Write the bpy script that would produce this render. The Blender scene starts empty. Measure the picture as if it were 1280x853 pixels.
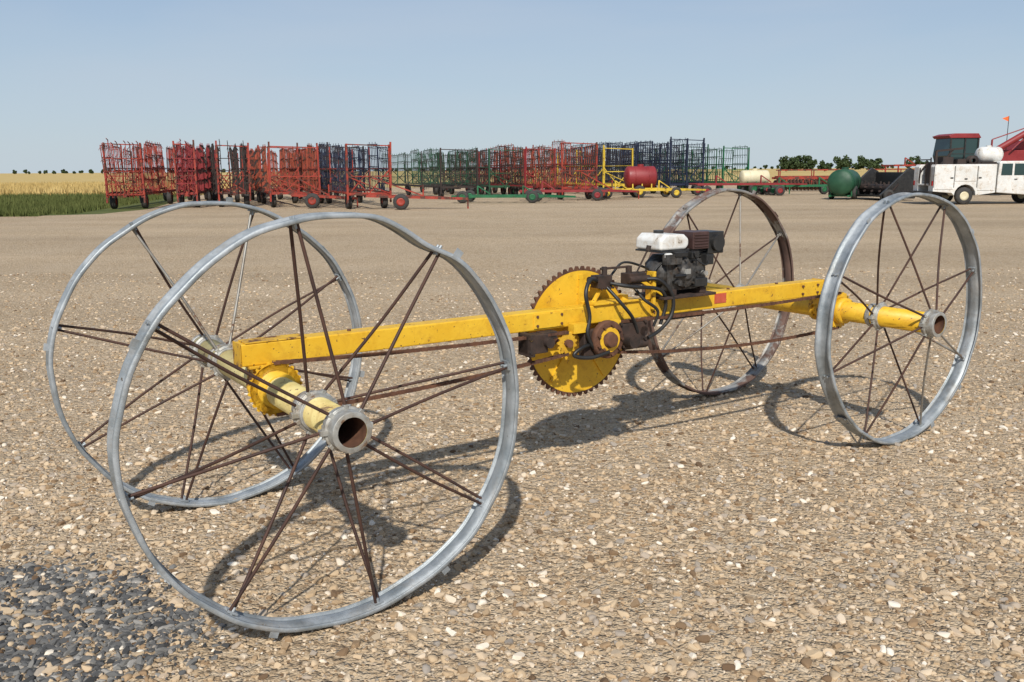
import bpy, math, random
import numpy as np
from mathutils import Vector, Matrix
random.seed(7); rng=np.random.default_rng(7)
scene=bpy.context.scene
PHI=0.5872
# ------------------------------------------------------------------ materials
def new_mat(name):
    m=bpy.data.materials.new(name); m.use_nodes=True
    nt=m.node_tree; b=nt.nodes["Principled BSDF"]; return m,nt,b
def ramp(nt,stops,src):
    r=nt.nodes.new("ShaderNodeValToRGB"); e=r.color_ramp.elements
    while len(e)<len(stops): e.new(0.5)
    for i,(p,c) in enumerate(stops):
        e[i].position=p; e[i].color=(c[0],c[1],c[2],1) if hasattr(c,'__len__') else (c,c,c,1)
    nt.links.new(src,r.inputs[0]); return r
def mixc(nt,fac,a,b,mode='MIX'):
    m=nt.nodes.new("ShaderNodeMix"); m.data_type='RGBA'; m.blend_type=mode
    for sock,val in ((m.inputs[0],fac),(m.inputs[6],a),(m.inputs[7],b)):
        if isinstance(val,(int,float)): sock.default_value=val
        elif isinstance(val,(tuple,list)): sock.default_value=(val[0],val[1],val[2],1)
        else: nt.links.new(val,sock)
    return m.outputs[2]
def noise(nt,scale,detail=5,rough=.6,vec=None,dist=0):
    n=nt.nodes.new("ShaderNodeTexNoise"); n.inputs["Scale"].default_value=scale
    n.inputs["Detail"].default_value=detail; n.inputs["Roughness"].default_value=rough; n.inputs["Distortion"].default_value=dist
    if vec is not None: nt.links.new(vec,n.inputs["Vector"])
    return n
def posvec(nt):
    return nt.nodes.new("ShaderNodeNewGeometry").outputs["Position"]
def bump(nt,b,h,strength=.3,dist=.01):
    n=nt.nodes.new("ShaderNodeBump"); n.inputs["Strength"].default_value=strength; n.inputs["Distance"].default_value=dist
    nt.links.new(h,n.inputs["Height"]); nt.links.new(n.outputs[0],b.inputs["Normal"])
def worn(name,c1,c2,rough=.5,metal=0,scale=6,rust=None,rust_amt=.4,rscale=9,bumps=.15,specks=0):
    """paint/metal with tonal variation, grime and optional rust patches"""
    m,nt,b=new_mat(name); v=posvec(nt)
    n1=noise(nt,scale,4,.65,v); r1=ramp(nt,[(.3,c1),(.7,c2)],n1.outputs[0]); col=r1.outputs[0]
    b.inputs["Metallic"].default_value=metal
    rr=ramp(nt,[(.3,rough-.1),(.7,min(1,rough+.15))],n1.outputs[0]).outputs[0]
    if rust:
        n2=noise(nt,rscale,6,.7,v,.4); t=.72-.3*rust_amt
        mk=ramp(nt,[(t,0.),(t+.04,1.)],n2.outputs[0]).outputs[0]
        mk0=ramp(nt,[(t-.16,0.),(t+.04,.75)],n2.outputs[0]).outputs[0]
        rc=ramp(nt,[(.3,tuple(x*.5 for x in rust)),(.7,rust)],noise(nt,rscale*4,3,.6,v).outputs[0]).outputs[0]
        col=mixc(nt,mk0,col,mixc(nt,1.0,col,(.70,.58,.46),'MULTIPLY'))
        if specks:
            n3=noise(nt,55,3,.6,v); sk=ramp(nt,[(specks,0.),(specks+.03,1.)],n3.outputs[0]).outputs[0]
            col=mixc(nt,sk,col,rc)
        col=mixc(nt,mk,col,rc)
        rr=mixc(nt,mk,rr,(.85,.85,.85))
        if metal: 
            mm=ramp(nt,[(0,metal),(1,0.)],mk).outputs[0]; nt.links.new(mm,b.inputs["Metallic"])
    nt.links.new(col,b.inputs["Base Color"]); nt.links.new(rr,b.inputs["Roughness"])
    if bumps: bump(nt,b,noise(nt,scale*12,3,.6,v).outputs[0],bumps,.004)
    return m
RUST=(.15,.06,.028)
M={}
M['yellow']=worn("yellow_paint_worn",(.68,.38,.016),(.79,.50,.032),.5,0,5,RUST,.26,10,.2,.66)
M['yellow_rusty']=worn("yellow_paint_rusty",(.62,.36,.02),(.72,.44,.03),.55,0,5,RUST,.62,11,.2,.62)
M['yellow_pale']=worn("yellow_paint_faded",(.60,.49,.18),(.70,.60,.28),.55,0,5,(.25,.16,.08),.4,9,.2,.66)
M['galv']=worn("galvanised_steel",(.22,.25,.265),(.47,.50,.52),.52,.45,8,(.15,.12,.09),.12,5,.25,.70)
M['galv_rusty']=worn("galvanised_steel_rusted",(.26,.28,.29),(.48,.50,.51),.5,.4,9,(.15,.09,.07),.75,1.3,.2)
M['clamp']=worn("cast_aluminium",(.30,.30,.28),(.52,.52,.49),.5,.5,20,(.2,.12,.07),.4,14)
M['rust']=worn("rusty_steel",(.06,.028,.018),(.17,.075,.04),.8,.1,14)
M['rust_dark']=worn("dark_rusty_steel",(.022,.018,.016),(.075,.045,.034),.75,.2,14,(.45,.27,.03),.2,16)
M['spoke']=worn("rusty_spoke_steel",(.040,.022,.018),(.10,.05,.035),.65,.3,7,bumps=0)
M['spoke_light']=worn("galvanised_spoke",(.22,.21,.19),(.38,.37,.34),.5,.5,7,(.15,.08,.05),.5,5,bumps=0)
M['black']=worn("black_plastic",(.012,.012,.013),(.035,.034,.032),.4,0,12)
M['rubber']=worn("black_rubber",(.02,.02,.02),(.06,.055,.05),.8,0,9,bumps=0)
M['hose']=worn("hydraulic_hose",(.010,.010,.010),(.022,.022,.022),.45,0,9,bumps=0)
M['white']=worn("white_paint",(.60,.60,.57),(.76,.76,.74),.35,0,2,(.30,.26,.2),.3,4,bumps=0)
M['tankwhite']=worn("white_tank_paint",(.62,.62,.59),(.74,.74,.71),.4,0,10,(.22,.17,.12),.35,16,bumps=0)
M['engine_metal']=worn("engine_casting",(.03,.03,.03),(.15,.145,.14),.5,.5,25,(.07,.045,.03),.5,14)
M['heat']=worn("heat_shield",(.08,.045,.04),(.14,.08,.07),.5,.5,12)
M['redlabel']=worn("red_decal",(.50,.06,.03),(.55,.12,.06),.5,0,15,(.6,.4,.05),.4,20)
M['red']=worn("red_implement_paint",(.27,.03,.018),(.40,.055,.03),.55,0,1.5,(.12,.05,.035),.7,2,bumps=0)
M['orange']=worn("orange_red_paint",(.30,.055,.03),(.42,.09,.045),.55,0,1.5,(.14,.065,.035),.7,2,bumps=0)
M['maroon']=worn("maroon_paint",(.18,.014,.016),(.27,.027,.03),.5,0,1.5,bumps=0)
M['navy']=worn("navy_paint",(.008,.012,.028),(.018,.027,.06),.5,0,1.5,bumps=0)
M['green']=worn("green_implement_paint",(.008,.10,.04),(.02,.15,.06),.5,0,1.5,(.05,.06,.03),.4,2,bumps=0)
M['dkgreen']=worn("dark_green_paint",(.010,.05,.025),(.02,.085,.04),.5,0,1.5,bumps=0)
M['tine']=worn("dark_tine_steel",(.020,.017,.016),(.055,.036,.030),.7,.2,2,bumps=0)
M['cream']=worn("cream_tank_plastic",(.60,.53,.34),(.68,.62,.44),.45,0,1.5,bumps=0)
M['impyellow']=worn("yellow_implement_paint",(.58,.40,.03),(.66,.49,.05),.5,0,2,RUST,.4,3,bumps=0)
def glassmat():
    m,nt,b=new_mat("tinted_glass"); b.inputs["Base Color"].default_value=(.03,.06,.06,1); b.inputs["Roughness"].default_value=.08; b.inputs["Metallic"].default_value=.2
    return m
M['glass']=glassmat()
def flat(name,c,r=.5):
    m,nt,b=new_mat(name); b.inputs["Base Color"].default_value=(*c,1); b.inputs["Roughness"].default_value=r; return m
M['lamp_red']=flat("red_lens",(.5,.02,.02),.2)
M['flag']=flat("orange_flag",(.8,.15,.03),.7)
# ------------------------------------------------------------------ mesh builder
class MB:
    def __init__(s): s.v=[]; s.f=[]; s.sm=[]
    def add(s,vs,fs,sm=False):
        o=len(s.v); s.v+= [tuple(x) for x in vs]; s.f+=[tuple(i+o for i in f) for f in fs]; s.sm+=[sm]*len(fs)
    def box(s,c,size,rot=None):
        hx,hy,hz=[x/2 for x in size]
        vs=[Vector((x,y,z)) for x in(-hx,hx) for y in(-hy,hy) for z in(-hz,hz)]
        if rot is not None: vs=[rot@v for v in vs]
        c=Vector(c); vs=[v+c for v in vs]
        s.add(vs,[(0,1,3,2),(4,6,7,5),(0,4,5,1),(2,3,7,6),(0,2,6,4),(1,5,7,3)])
    def bar(s,p0,p1,w,h=None):
        h=h or w; p0=Vector(p0);p1=Vector(p1);d=p1-p0;L=d.length
        if L<1e-6:return
        s.box((p0+p1)/2,(w,h,L),d.to_track_quat('Z','Y').to_matrix())
    def cyl(s,p0,p1,r0,r1=None,seg=16,cap=True,sm=True):
        r1=r0 if r1 is None else r1
        p0=Vector(p0);p1=Vector(p1);q=(p1-p0).to_track_quat('Z','Y').to_matrix()
        vs=[];
        for p,r in((p0,r0),(p1,r1)):
            for i in range(seg):
                a=2*math.pi*i/seg; vs.append(p+q@Vector((r*math.cos(a),r*math.sin(a),0)))
        fs=[(i,(i+1)%seg,seg+(i+1)%seg,seg+i) for i in range(seg)]
        s.add(vs,fs,sm)
        if cap: s.add(vs,[tuple(range(seg))[::-1],tuple(range(seg,2*seg))],False)
    def lathe(s,p0,axis,prof,seg=32,closed=False,sm=True):
        p0=Vector(p0);q=Vector(axis).normalized().to_track_quat('Z','Y').to_matrix()
        vs=[]
        for t,r in prof:
            for i in range(seg):
                a=2*math.pi*i/seg; vs.append(p0+q@Vector((r*math.cos(a),r*math.sin(a),t)))
        n=len(prof);fs=[]
        for k in range(n if closed else n-1):
            k2=(k+1)%n
            for i in range(seg):
                j=(i+1)%seg; fs.append((k*seg+i,k*seg+j,k2*seg+j,k2*seg+i))
        s.add(vs,fs,sm)
    def tube(s,pts,r,seg=8):
        pts=[Vector(p) for p in pts]; rings=[];up=None
        for i,p in enumerate(pts):
            t=(pts[min(i+1,len(pts)-1)]-pts[max(i-1,0)]).normalized()
            if up is None:
                up=t.orthogonal().normalized()
            up=(up-t*up.dot(t)).normalized(); w=t.cross(up)
            rings.append([p+r*(math.cos(2*math.pi*k/seg)*up+math.sin(2*math.pi*k/seg)*w) for k in range(seg)])
        vs=[v for rg in rings for v in rg];fs=[]
        for i in range(len(pts)-1):
            for k in range(seg):
                j=(k+1)%seg; fs.append((i*seg+k,i*seg+j,(i+1)*seg+j,(i+1)*seg+k))
        s.add(vs,fs,True); n=len(vs)
        s.add(vs,[tuple(range(seg))[::-1],tuple(range(n-seg,n))])
    def prism(s,poly,axis,a0,a1):
        def P(u,v,w):
            return {'x':(w,u,v),'y':(u,w,v),'z':(u,v,w)}[axis]
        n=len(poly); vs=[P(u,v,a0) for u,v in poly]+[P(u,v,a1) for u,v in poly]
        fs=[(i,(i+1)%n,n+(i+1)%n,n+i) for i in range(n)]+[tuple(range(n))[::-1],tuple(range(n,2*n))]
        s.add(vs,fs)
    def obj(s,name,mat,parent=None,bevel=0,fixn=True):
        me=bpy.data.meshes.new(name); me.from_pydata(s.v,[],s.f); 
        me.polygons.foreach_set("use_smooth",s.sm); me.update()
        if fixn:
            import bmesh
            bm=bmesh.new();bm.from_mesh(me);bmesh.ops.recalc_face_normals(bm,faces=bm.faces);bm.to_mesh(me);bm.free()
        me.materials.append(M[mat] if isinstance(mat,str) else mat)
        o=bpy.data.objects.new(name,me); scene.collection.objects.link(o)
        if parent: o.parent=parent
        if bevel:
            b=o.modifiers.new("bevel",'BEVEL');b.width=bevel;b.segments=2;b.limit_method='ANGLE';b.angle_limit=math.radians(40)
        return o
def empty(name,loc,rz=0):
    e=bpy.data.objects.new(name,None);scene.collection.objects.link(e);e.location=loc;e.rotation_euler=(0,0,rz);e.empty_display_size=.2;return e
def spline(pts,n=8):
    P=[Vector(p) for p in pts];P=[P[0]*2-P[1]]+P+[P[-1]*2-P[-2]];out=[]
    for i in range(1,len(P)-2):
        for k in range(n):
            t=k/n;a,b,c,d=P[i-1],P[i],P[i+1],P[i+2]
            out.append(.5*((2*b)+(c-a)*t+(2*a-5*b+4*c-d)*t*t+(-a+3*b-3*c+d)*t**3))
    out.append(P[-2]);return out
# ------------------------------------------------------------------ wheel line mover
mover=empty("wheel_line_irrigation_mover",(-1.1022,3.981,0),PHI)
R=.8; Z0=.8
def spoked_wheel(name,cx,cy,fl_in,fl_out,rim_mat,ang0,seed,dent=None,light=0.,tilt=0):
    rr=random.Random(seed)
    e=bpy.data.objects.new(name,None);scene.collection.objects.link(e);e.parent=mover;e.location=(cx,cy,Z0);e.rotation_euler=(0,0,tilt)
    prof=[(-.052,-.017),(-.053,-.003),(-.048,0),(-.036,-.001),(-.028,-.012),(-.010,-.015),(.010,-.015),(.028,-.012),(.036,-.001),(.048,0),(.053,-.003),(.052,-.017)]
    inner=[(y*.94 if abs(y)>.045 else y,r-.0032) for y,r in prof]
    ring=prof+inner[::-1]
    seg=180;vs=[];fs=[]
    p1,p2,p3=[rr.uniform(0,6.28) for _ in range(3)]
    for i in range(seg):
        a=2*math.pi*i/seg
        dr=.0035*math.sin(2*a+p1)+.003*math.sin(5*a+p2)+.0022*math.sin(11*a+p3)+.0010*math.sin(23*a+p1)
        dy=.005*math.sin(2*a+p2)+.003*math.sin(4*a+p1)+.0012*math.sin(17*a+p3)
        if dent:
            for (da,w,amt,ay) in dent:
                g=math.exp(-(((a-da+math.pi)%(2*math.pi)-math.pi)/w)**2); dr-=amt*g; dy+=ay*g
        for k,(y,r) in enumerate(ring):
            vs.append(((R+r+dr)*math.cos(a),y+dy,(R+r+dr)*math.sin(a)))
    n=len(ring)
    for i in range(seg):
        j=(i+1)%seg
        for k in range(n):
            l=(k+1)%n; fs.append((i*n+k,i*n+l,j*n+l,j*n+k))
    mb=MB();mb.add(vs,fs,True); o=mb.obj("rim",rim_mat,e)
    mb=MB()
    for i in range(8):
        a=ang0+i*math.pi/4; c,s_=math.cos(a),math.sin(a)
        for dy in(-.012,.012): mb.cyl(((R-.042)*c,dy,(R-.042)*s_),((R+.001)*c,dy,(R+.001)*s_),.0065,seg=8)
        mb.box(((R-.022)*c,0,(R-.022)*s_),(.008,.045,.04),Matrix.Rotation(-a,3,'Y'))
    for i in range(2):
        a=ang0+.39+i*math.pi+rr.uniform(-.2,.2); c,s_=math.cos(a),math.sin(a)
        mb.box(((R+.0015)*c,0,(R+.0015)*s_),(.004,.104,.06),Matrix.Rotation(-a,3,'Y'))
        for dy in(-.03,.03):
            for da in(-.025,.025):
                c2,s2=math.cos(a+da),math.sin(a+da); mb.cyl(((R)*c2,dy,(R)*s2),((R+.009)*c2,dy,(R+.009)*s2),.006,seg=8)
    for i in range(4):
        a=ang0+i*1.57+rr.uniform(.3,1.2)
        if abs((a%(2*math.pi))-4.712)<.35: a+=.6
        c,s_=math.cos(a),math.sin(a)
        mb.box(((R+.006)*c,-.046,(R+.006)*s_),(.040,.004,.034),Matrix.Rotation(-a,3,'Y'))
    mb.obj("rim_fasteners",rim_mat,e)
    A=MB();B=MB()
    for i in range(8):
        a=ang0+i*math.pi/4; c,s_=math.cos(a),math.sin(a)
        for fy,off in((fl_in,.10),(fl_out,-.10)):
            aa=a+off*2.0; h=Vector((.082*math.cos(aa),fy-cy,.082*math.sin(aa)))
            t=Vector(((R-.022)*math.cos(a+off*.12),-.008 if fy<cy else .008,(R-.022)*math.sin(a+off*.12)))
            mid=(h+t)/2+Vector((rr.uniform(-1,1),rr.uniform(-1,1),rr.uniform(-1,1)))*.010
            (B if rr.random()<light else A).tube(spline([h,mid,t],4),.0068,6)
    if A.v:A.obj("spokes","spoke",e)
    if B.v:B.obj("light_spokes","spoke_light",e)
    mb=MB()
    for fy in(fl_in,fl_out):
        y=fy-cy
        mb.lathe((0,y,0),(0,1,0),[(-.024,.067),(-.024,.076),(-.008,.078),(-.005,.088),(.005,.088),(.008,.078),(.024,.076),(.024,.067)],24)
        for i in range(8):
            a=ang0+i*math.pi/4+(.2 if fy==fl_in else -.2); c,s_=math.cos(a),math.sin(a)
            mb.box((.084*c,y,.084*s_),(.020,.020,.018),Matrix.Rotation(-a,3,'Y'))
        for sg in(1,-1): 
            mb.box((sg*.088,y,0),(.035,.030,.022)); mb.cyl((sg*.090,y,-.028),(sg*.090,y,.028),.006,seg=8)
    mb.obj("hub_clamps","clamp",e,bevel=.002)
    return e
A1=math.radians(10)
spoked_wheel("near_left_wheel",0,-.789,-.57,-.865,"galv",A1,1,dent=[(math.radians(60),.14,.020,.014),(math.radians(76),.1,-.007,0)],light=.0)
spoked_wheel("far_left_wheel",0,.789,.60,.95,"galv",math.radians(28),2,light=.3)
AX,AY=3.914,.177
spoked_wheel("near_right_wheel",AX,AY-.774,AY-.604,AY-.955,"galv",math.radians(20),3,light=.3)
fr=spoked_wheel("far_right_wheel",AX,AY+.774,AY+.60,AY+.95,"galv_rusty",math.radians(33),4,light=.35,tilt=math.radians(1.5))
def pipe(name,cx,y0,y1,mat,inner=True):
    mb=MB();mb.lathe((cx,0,Z0),(0,1,0),[(y0,.058),(y0,.066),(y1,.066),(y1,.058)],32);mb.obj(name,mat,mover)
    mb=MB();mb.lathe((cx,0,Z0),(0,1,0),[(y0+.003,.0585),(y0+.5,.0575)],24);mb.lathe((cx,0,Z0),(0,1,0),[(y1-.003,.0585),(y1-.5,.0575)],24)
    mb.cyl((cx,y0+.48,Z0),(cx,y0+.485,Z0),.058);mb.cyl((cx,y1-.48,Z0),(cx,y1-.485,Z0),.058)
    mb.obj(name+"_bore","rust",mover)
def collar(mb,cx,y,w,r):
    mb.lathe((cx,y,Z0),(0,1,0),[(-w/2,.066),(-w/2,r*.97),(-w/2+.006,r),(w/2-.006,r),(w/2,r*.97),(w/2,.066)],28)
pipe("left_axle_pipe",0,-.925,1.10,"yellow_pale")
pipe("right_axle_pipe",AX,AY-1.01,AY+1.06,"yellow")
mb=MB()
for cx,ys in((0,(-.905,-.52,1.06,.70)),(AX,(AY-.995,AY-.55,AY+.55,AY+1.03))):
    for y in ys: collar(mb,cx,y,.030,.077)
mb.lathe((0,-.905,Z0),(0,1,0),[(-.022,.058),(-.022,.079),(.08,.079),(.08,.066)],28)
mb.lathe((0,-.53,Z0),(0,1,0),[(-.07,.066),(-.07,.071),(.05,.071),(.05,.066)],28)
mb.lathe((AX,AY-.99,Z0),(0,1,0),[(-.022,.058),(-.022,.078),(.06,.078),(.06,.066)],28)
mb.obj("pipe_collars","clamp",mover,bevel=.002)
def sprocket(mb,cx,cy,cz,r,t,teeth,tooth,hole=.0,seg_per=4):
    pts=[]
    n=teeth*seg_per
    for i in range(n):
        a=2*math.pi*i/n; k=i%seg_per; rad=r if k in(1,2) else r-tooth
        pts.append((rad*math.cos(a),rad*math.sin(a)))
    vs=[];fs=[]
    for y in(cy-t/2,cy+t/2):
        for x,z in pts: vs.append((cx+x,y,cz+z))
    fs=[(i,(i+1)%n,n+(i+1)%n,n+i) for i in range(n)]
    if hole<=0: fs+=[tuple(range(n)),tuple(range(n,2*n))]
    else:
        for y in(cy-t/2,cy+t/2):
            for i in range(n):
                a=2*math.pi*i/n; vs.append((cx+hole*math.cos(a),y,cz+hole*math.sin(a)))
        fs+=[(i,(i+1)%n,2*n+(i+1)%n,2*n+i) for i in range(n)]+[(n+i,n+(i+1)%n,3*n+(i+1)%n,3*n+i) for i in range(n)]
    mb.add(vs,fs)
BZ=.955
KS=-.092
mb=MB();sprocket(mb,0,KS,Z0,.125,.012,26,.012);mb.lathe((0,KS,Z0),(0,1,0),[(-.07,.066),(-.07,.080),(-.006,.082),(-.006,.116),(-.012,.116)],28)
mb.lathe((0,KS,Z0),(0,1,0),[(.006,.10),(.05,.085),(.05,.066)],28)
sprocket(mb,AX,KS-.02,Z0,.125,.012,26,.012);mb.lathe((AX,KS-.02,Z0),(0,1,0),[(-.06,.066),(-.06,.085),(-.006,.09),(-.006,.07)],28)
mb.obj("axle_sprockets","yellow",mover)
mb=MB()
for cx,y in((0,0.0),(AX,.03)):
    for dy in(-.035,.035):
        mb.lathe((cx,y+dy,Z0),(0,1,0),[(-.012,.067),(-.012,.088),(.012,.088),(.012,.067)],28)
    for sx in(-.075,.075): mb.box((cx+sx,y,.87),(.012,.09,.085))
    mb.box((cx,y,.899),(.20,.13,.012))
mb.obj("axle_bearing_brackets","yellow_rusty",mover,bevel=.002)
mb=MB()
mb.box((1.845,0,BZ),(3.95,.10,.10))
o=mb.obj("main_beam","yellow",mover,bevel=.006)
mb=MB();mb.box((-.1325,0,BZ),(.005,.108,.108));mb.box((3.8225,0,BZ),(.005,.108,.108));mb.box((.03,0,1.008),(.28,.104,.006))
mb.box((2.32,-.053,BZ),(.10,.006,.104))
mb.obj("beam_end_plates","yellow_rusty",mover,bevel=.002)
mb=MB();mb.box((1.53,-.053,BZ),(.20,.006,.08));mb.obj("beam_patch_plate","yellow",mover,bevel=.002)
mb=MB();mb.box((2.83,-.0515,.965),(.10,.003,.06));mb.obj("beam_decal","redlabel",mover)
mb=MB()
for x in (1.45,1.61,2.28,2.36,3.6,3.75):
    for z in(.93,.98): mb.cyl((x,-.062,z),(x,-.048,z),.008,seg=6)
for x in(.4,1.2,2.05,2.95,3.4): mb.cyl((x,0,1.003),(x,0,1.014),.010,seg=6)
mb.obj("beam_bolts","rust",mover)
GX,GZ=1.85,.835
mb=MB();sprocket(mb,GX,.105,GZ,.375,.014,56,.020)
mb.lathe((GX,.105,GZ),(0,1,0),[(-.022,.0),(-.022,.11),(-.007,.12)],32)
for i in range(5):
    a=i*2*math.pi/5+.3; mb.box((GX+.22*math.cos(a),.094,GZ+.22*math.sin(a)),(.22,.012,.03),Matrix.Rotation(-a,3,'Y'))
mb.obj("drive_gear_wheel","yellow",mover)
mb2=MB();sprocket(mb2,GX,.105,GZ,.377,.0155,56,.020,hole=.352);mb2.obj("drive_gear_teeth","rust",mover)
mb=MB()
mb.cyl((GX,.09,GZ),(GX,-.16,GZ),.028,seg=20)
mb.lathe((GX+.02,-.13,GZ-.01),(0,1,0),[(-.02,.06),(-.02,.100),(-.012,.106),(.012,.106),(.02,.10),(.02,.0)],36)
mb.lathe((GX+.02,-.15,GZ-.01),(0,1,0),[(-.03,.0),(-.03,.038),(.0,.046)],28)
for i in range(9):
    a=i*2*math.pi/9; x,z=GX+.02+.083*math.cos(a),GZ-.01+.083*math.sin(a); mb.cyl((x,-.165,z),(x,-.14,z),.010,seg=6)
mb.obj("gearbox_flange","rust",mover,bevel=.002)
mb=MB();mb.lathe((GX+.02,-.1505,GZ-.01),(0,1,0),[(-.004,.046),(-.004,.070)],32);mb.box((GX-.15,-.088,.90),(.10,.05,.05));mb.box((GX+.10,-.10,.905),(.05,.04,.035));mb.obj("flange_ring","yellow",mover)
mb=MB()
mb.box((GX-.02,-.078,.80),(.20,.05,.16));mb.box((GX+.21,-.06,.865),(.24,.12,.06));mb.box((GX+.23,-.07,.80),(.16,.10,.09))
mb.cyl((GX+.18,-.18,.80),(GX+.18,.05,.80),.038,seg=18);mb.cyl((GX+.30,-.12,.84),(GX+.30,.05,.84),.03,seg=14)
mb.cyl((GX+.33,-.10,.77),(GX+.16,-.10,.77),.028,seg=14)
for p in((GX+.12,.90),(GX+.30,.90),(GX+.12,.83),(GX+.30,.80)): mb.cyl((p[0],-.135,p[1]),(p[0],-.118,p[1]),.010,seg=6)
mb.obj("hydraulic_motor","rust_dark",mover,bevel=.005)
mb=MB();mb.box((1.41,-.075,.845),(.13,.09,.10));mb.box((1.36,-.085,.845),(.03,.12,.12));mb.cyl((1.47,-.15,.85),(1.47,-.02,.85),.028,seg=14);mb.box((1.50,-.07,.88),(.10,.06,.04))
for z in(.81,.88): mb.cyl((1.35,-.13,z),(1.35,-.15,z),.010,seg=6)
mb.obj("chain_tensioner","rust_dark",mover,bevel=.004)
mb=MB();sprocket(mb,1.62,KS,.825,.065,.012,13,.012);mb.obj("idler_sprocket","yellow_rusty",mover)
mb=MB();mb.cyl((1.62,KS-.03,.825),(1.62,0,.825),.022,seg=16);sprocket(mb,GX+.02,KS,GZ-.01,.085,.012,16,.012);mb.obj("drive_sprocket","rust",mover)
def chain(mb,p0,p1,sag):
    p0=Vector(p0);p1=Vector(p1);L=(p1-p0).length;n=int(L/.0215)
    P=lambda t:p0.lerp(p1,t)+Vector((0,0,-4*sag*t*(1-t)))
    for i in range(n):
        a=P(i/n);b=P((i+1)/n)
        for dy in((-.007,.007) if i%2 else(-.011,.011)):
            mb.bar(a+Vector((0,dy,0))-(b-a)*.18,b+Vector((0,dy,0))+(b-a)*.18,.003,.015)
        mb.cyl(a+Vector((0,-.010,0)),a+Vector((0,.010,0)),.0055,seg=6)
mb=MB()
chain(mb,(.0,KS,Z0+.118),(1.62,KS,.885),.012)
chain(mb,(.0,KS,Z0-.118),(1.62,KS,.765),.02)
chain(mb,(GX,KS-.0,.91),(AX,KS-.02,Z0+.118),.015)
chain(mb,(GX,KS,.75),(AX,KS-.02,Z0-.118),.05)
mb.obj("drive_chains","rust",mover,fixn=False)
mb=MB()
mb.box((2.28,-.02,1.08),(.03,.05,.17));mb.box((2.08,.0,1.02),(.04,.07,.05));mb.box((2.25,.03,1.15),(.10,.03,.02))
mb.bar((1.86,.0,1.0),(1.95,.0,1.12),.018);mb.box((2.0,0,1.012),(.34,.13,.012));mb.bar((2.36,-.05,1.02),(2.18,-.05,1.12),.02)
mb.box((2.26,-.07,1.06),(.02,.02,.22))
mb.obj("control_bracket","yellow",mover,bevel=.002)
mb=MB()
mb.box((1.93,-.0,1.13),(.10,.07,.07));mb.cyl((1.84,0,1.14),(1.90,0,1.14),.022,seg=12);mb.cyl((1.95,0,1.16),(1.95,0,1.21),.016,seg=10)
mb.bar((1.92,0,1.20),(2.14,0,1.20),.013);mb.cyl((2.13,0,1.16),(2.13,0,1.205),.018,seg=10)
mb.box((2.16,-.01,1.13),(.13,.08,.07));mb.cyl((2.09,-.05,1.13),(2.24,-.05,1.13),.02,seg=12)
mb.bar((2.16,-.03,1.16),(2.22,-.06,1.30),.010);mb.cyl((2.22,-.06,1.29),(2.225,-.062,1.32),.014,seg=10);mb.bar((2.10,-.02,1.16),(2.36,.0,1.17),.008)
for i in range(5): mb.cyl((1.90+.02*i,-.03,1.095),(1.90+.02*i,-.045,1.095),.008,seg=6)
mb.obj("hydraulic_valve","rust_dark",mover,bevel=.003)
mb=MB()
mb.tube(spline([(1.87,-.03,1.14),(1.79,-.07,1.15),(1.74,-.10,1.08),(1.76,-.11,.96),(1.74,-.12,.86),(1.80,-.13,.77),(1.90,-.13,.75),(1.98,-.11,.79)]),.0115)
mb.tube(spline([(2.20,-.05,1.13),(2.28,-.10,1.12),(2.36,-.12,1.03),(2.36,-.12,.92),(2.28,-.12,.84),(2.17,-.13,.80)]),.0115)
mb.tube(spline([(1.96,-.04,1.12),(2.06,-.10,1.10),(2.26,-.12,1.07),(2.33,-.10,.98),(2.30,-.09,.86)]),.011)
mb.tube(spline([(1.80,-.10,.80),(1.70,-.13,.80),(1.64,-.13,.76),(1.74,-.15,.74),(1.86,-.16,.76)]),.011)
mb.tube(spline([(1.93,-.05,1.10),(1.97,-.12,1.02),(2.05,-.13,.93),(2.10,-.12,.84)]),.010)
mb.tube(spline([(2.12,-.04,1.10),(2.16,-.10,1.02),(2.24,-.13,.95),(2.22,-.12,.86)]),.009)
mb.tube(spline([(2.02,.03,1.15),(2.12,.04,1.22),(2.26,.03,1.19),(2.40,.0,1.12)]),.007)
mb.obj("hydraulic_hoses","hose",mover)
# engine
EX=2.50
mb=MB();mb.box((EX,0,1.014),(.42,.26,.016));mb.box((EX-.12,0,1.04),(.05,.22,.036));mb.box((EX+.12,0,1.04),(.05,.22,.036));mb.box((EX+.02,.0,.890),(.30,.16,.03))
mb.obj("engine_mount","rust_dark",mover,bevel=.003)
mb=MB()
mb.prism([(EX-.15,1.05),(EX+.13,1.05),(EX+.16,1.09),(EX+.15,1.20),(EX+.06,1.25),(EX-.10,1.25),(EX-.16,1.20)],'y',-.09,.10)
mb.lathe((EX-.02,-.09,1.15),(0,1,0),[(-.035,.0),(-.035,.035),(-.02,.05),(-.018,.085),(.0,.092)],28)
mb.lathe((EX-.155,.0,1.15),(-1,0,0),[(.0,.085),(.02,.08),(.04,.05),(.05,.0)],28)
for i in range(7):
    a=i*2*math.pi/7; mb.cyl((EX-.02+.078*math.cos(a),-.125,1.15+.078*math.sin(a)),(EX-.02+.078*math.cos(a),-.10,1.15+.078*math.sin(a)),.008,seg=6)
for i in range(7): mb.box((EX+.09+.0,0,1.19+.016*i),(.17,.17,.005))
mb.box((EX+.09,0,1.24),(.13,.13,.12));mb.cyl((EX-.10,-.11,1.10),(EX-.10,-.14,1.10),.018,seg=10)
mb.box((EX-.13,-.103,1.235),(.12,.04,.06))
mb.obj("engine_block","engine_metal",mover,bevel=.004)
mb=MB();mb.prism([(-.12,-.042),(.08,-.042),(.105,-.02),(.105,.020),(.07,.046),(-.08,.052),(-.12,.022)],'y',-.10,.12)
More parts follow.
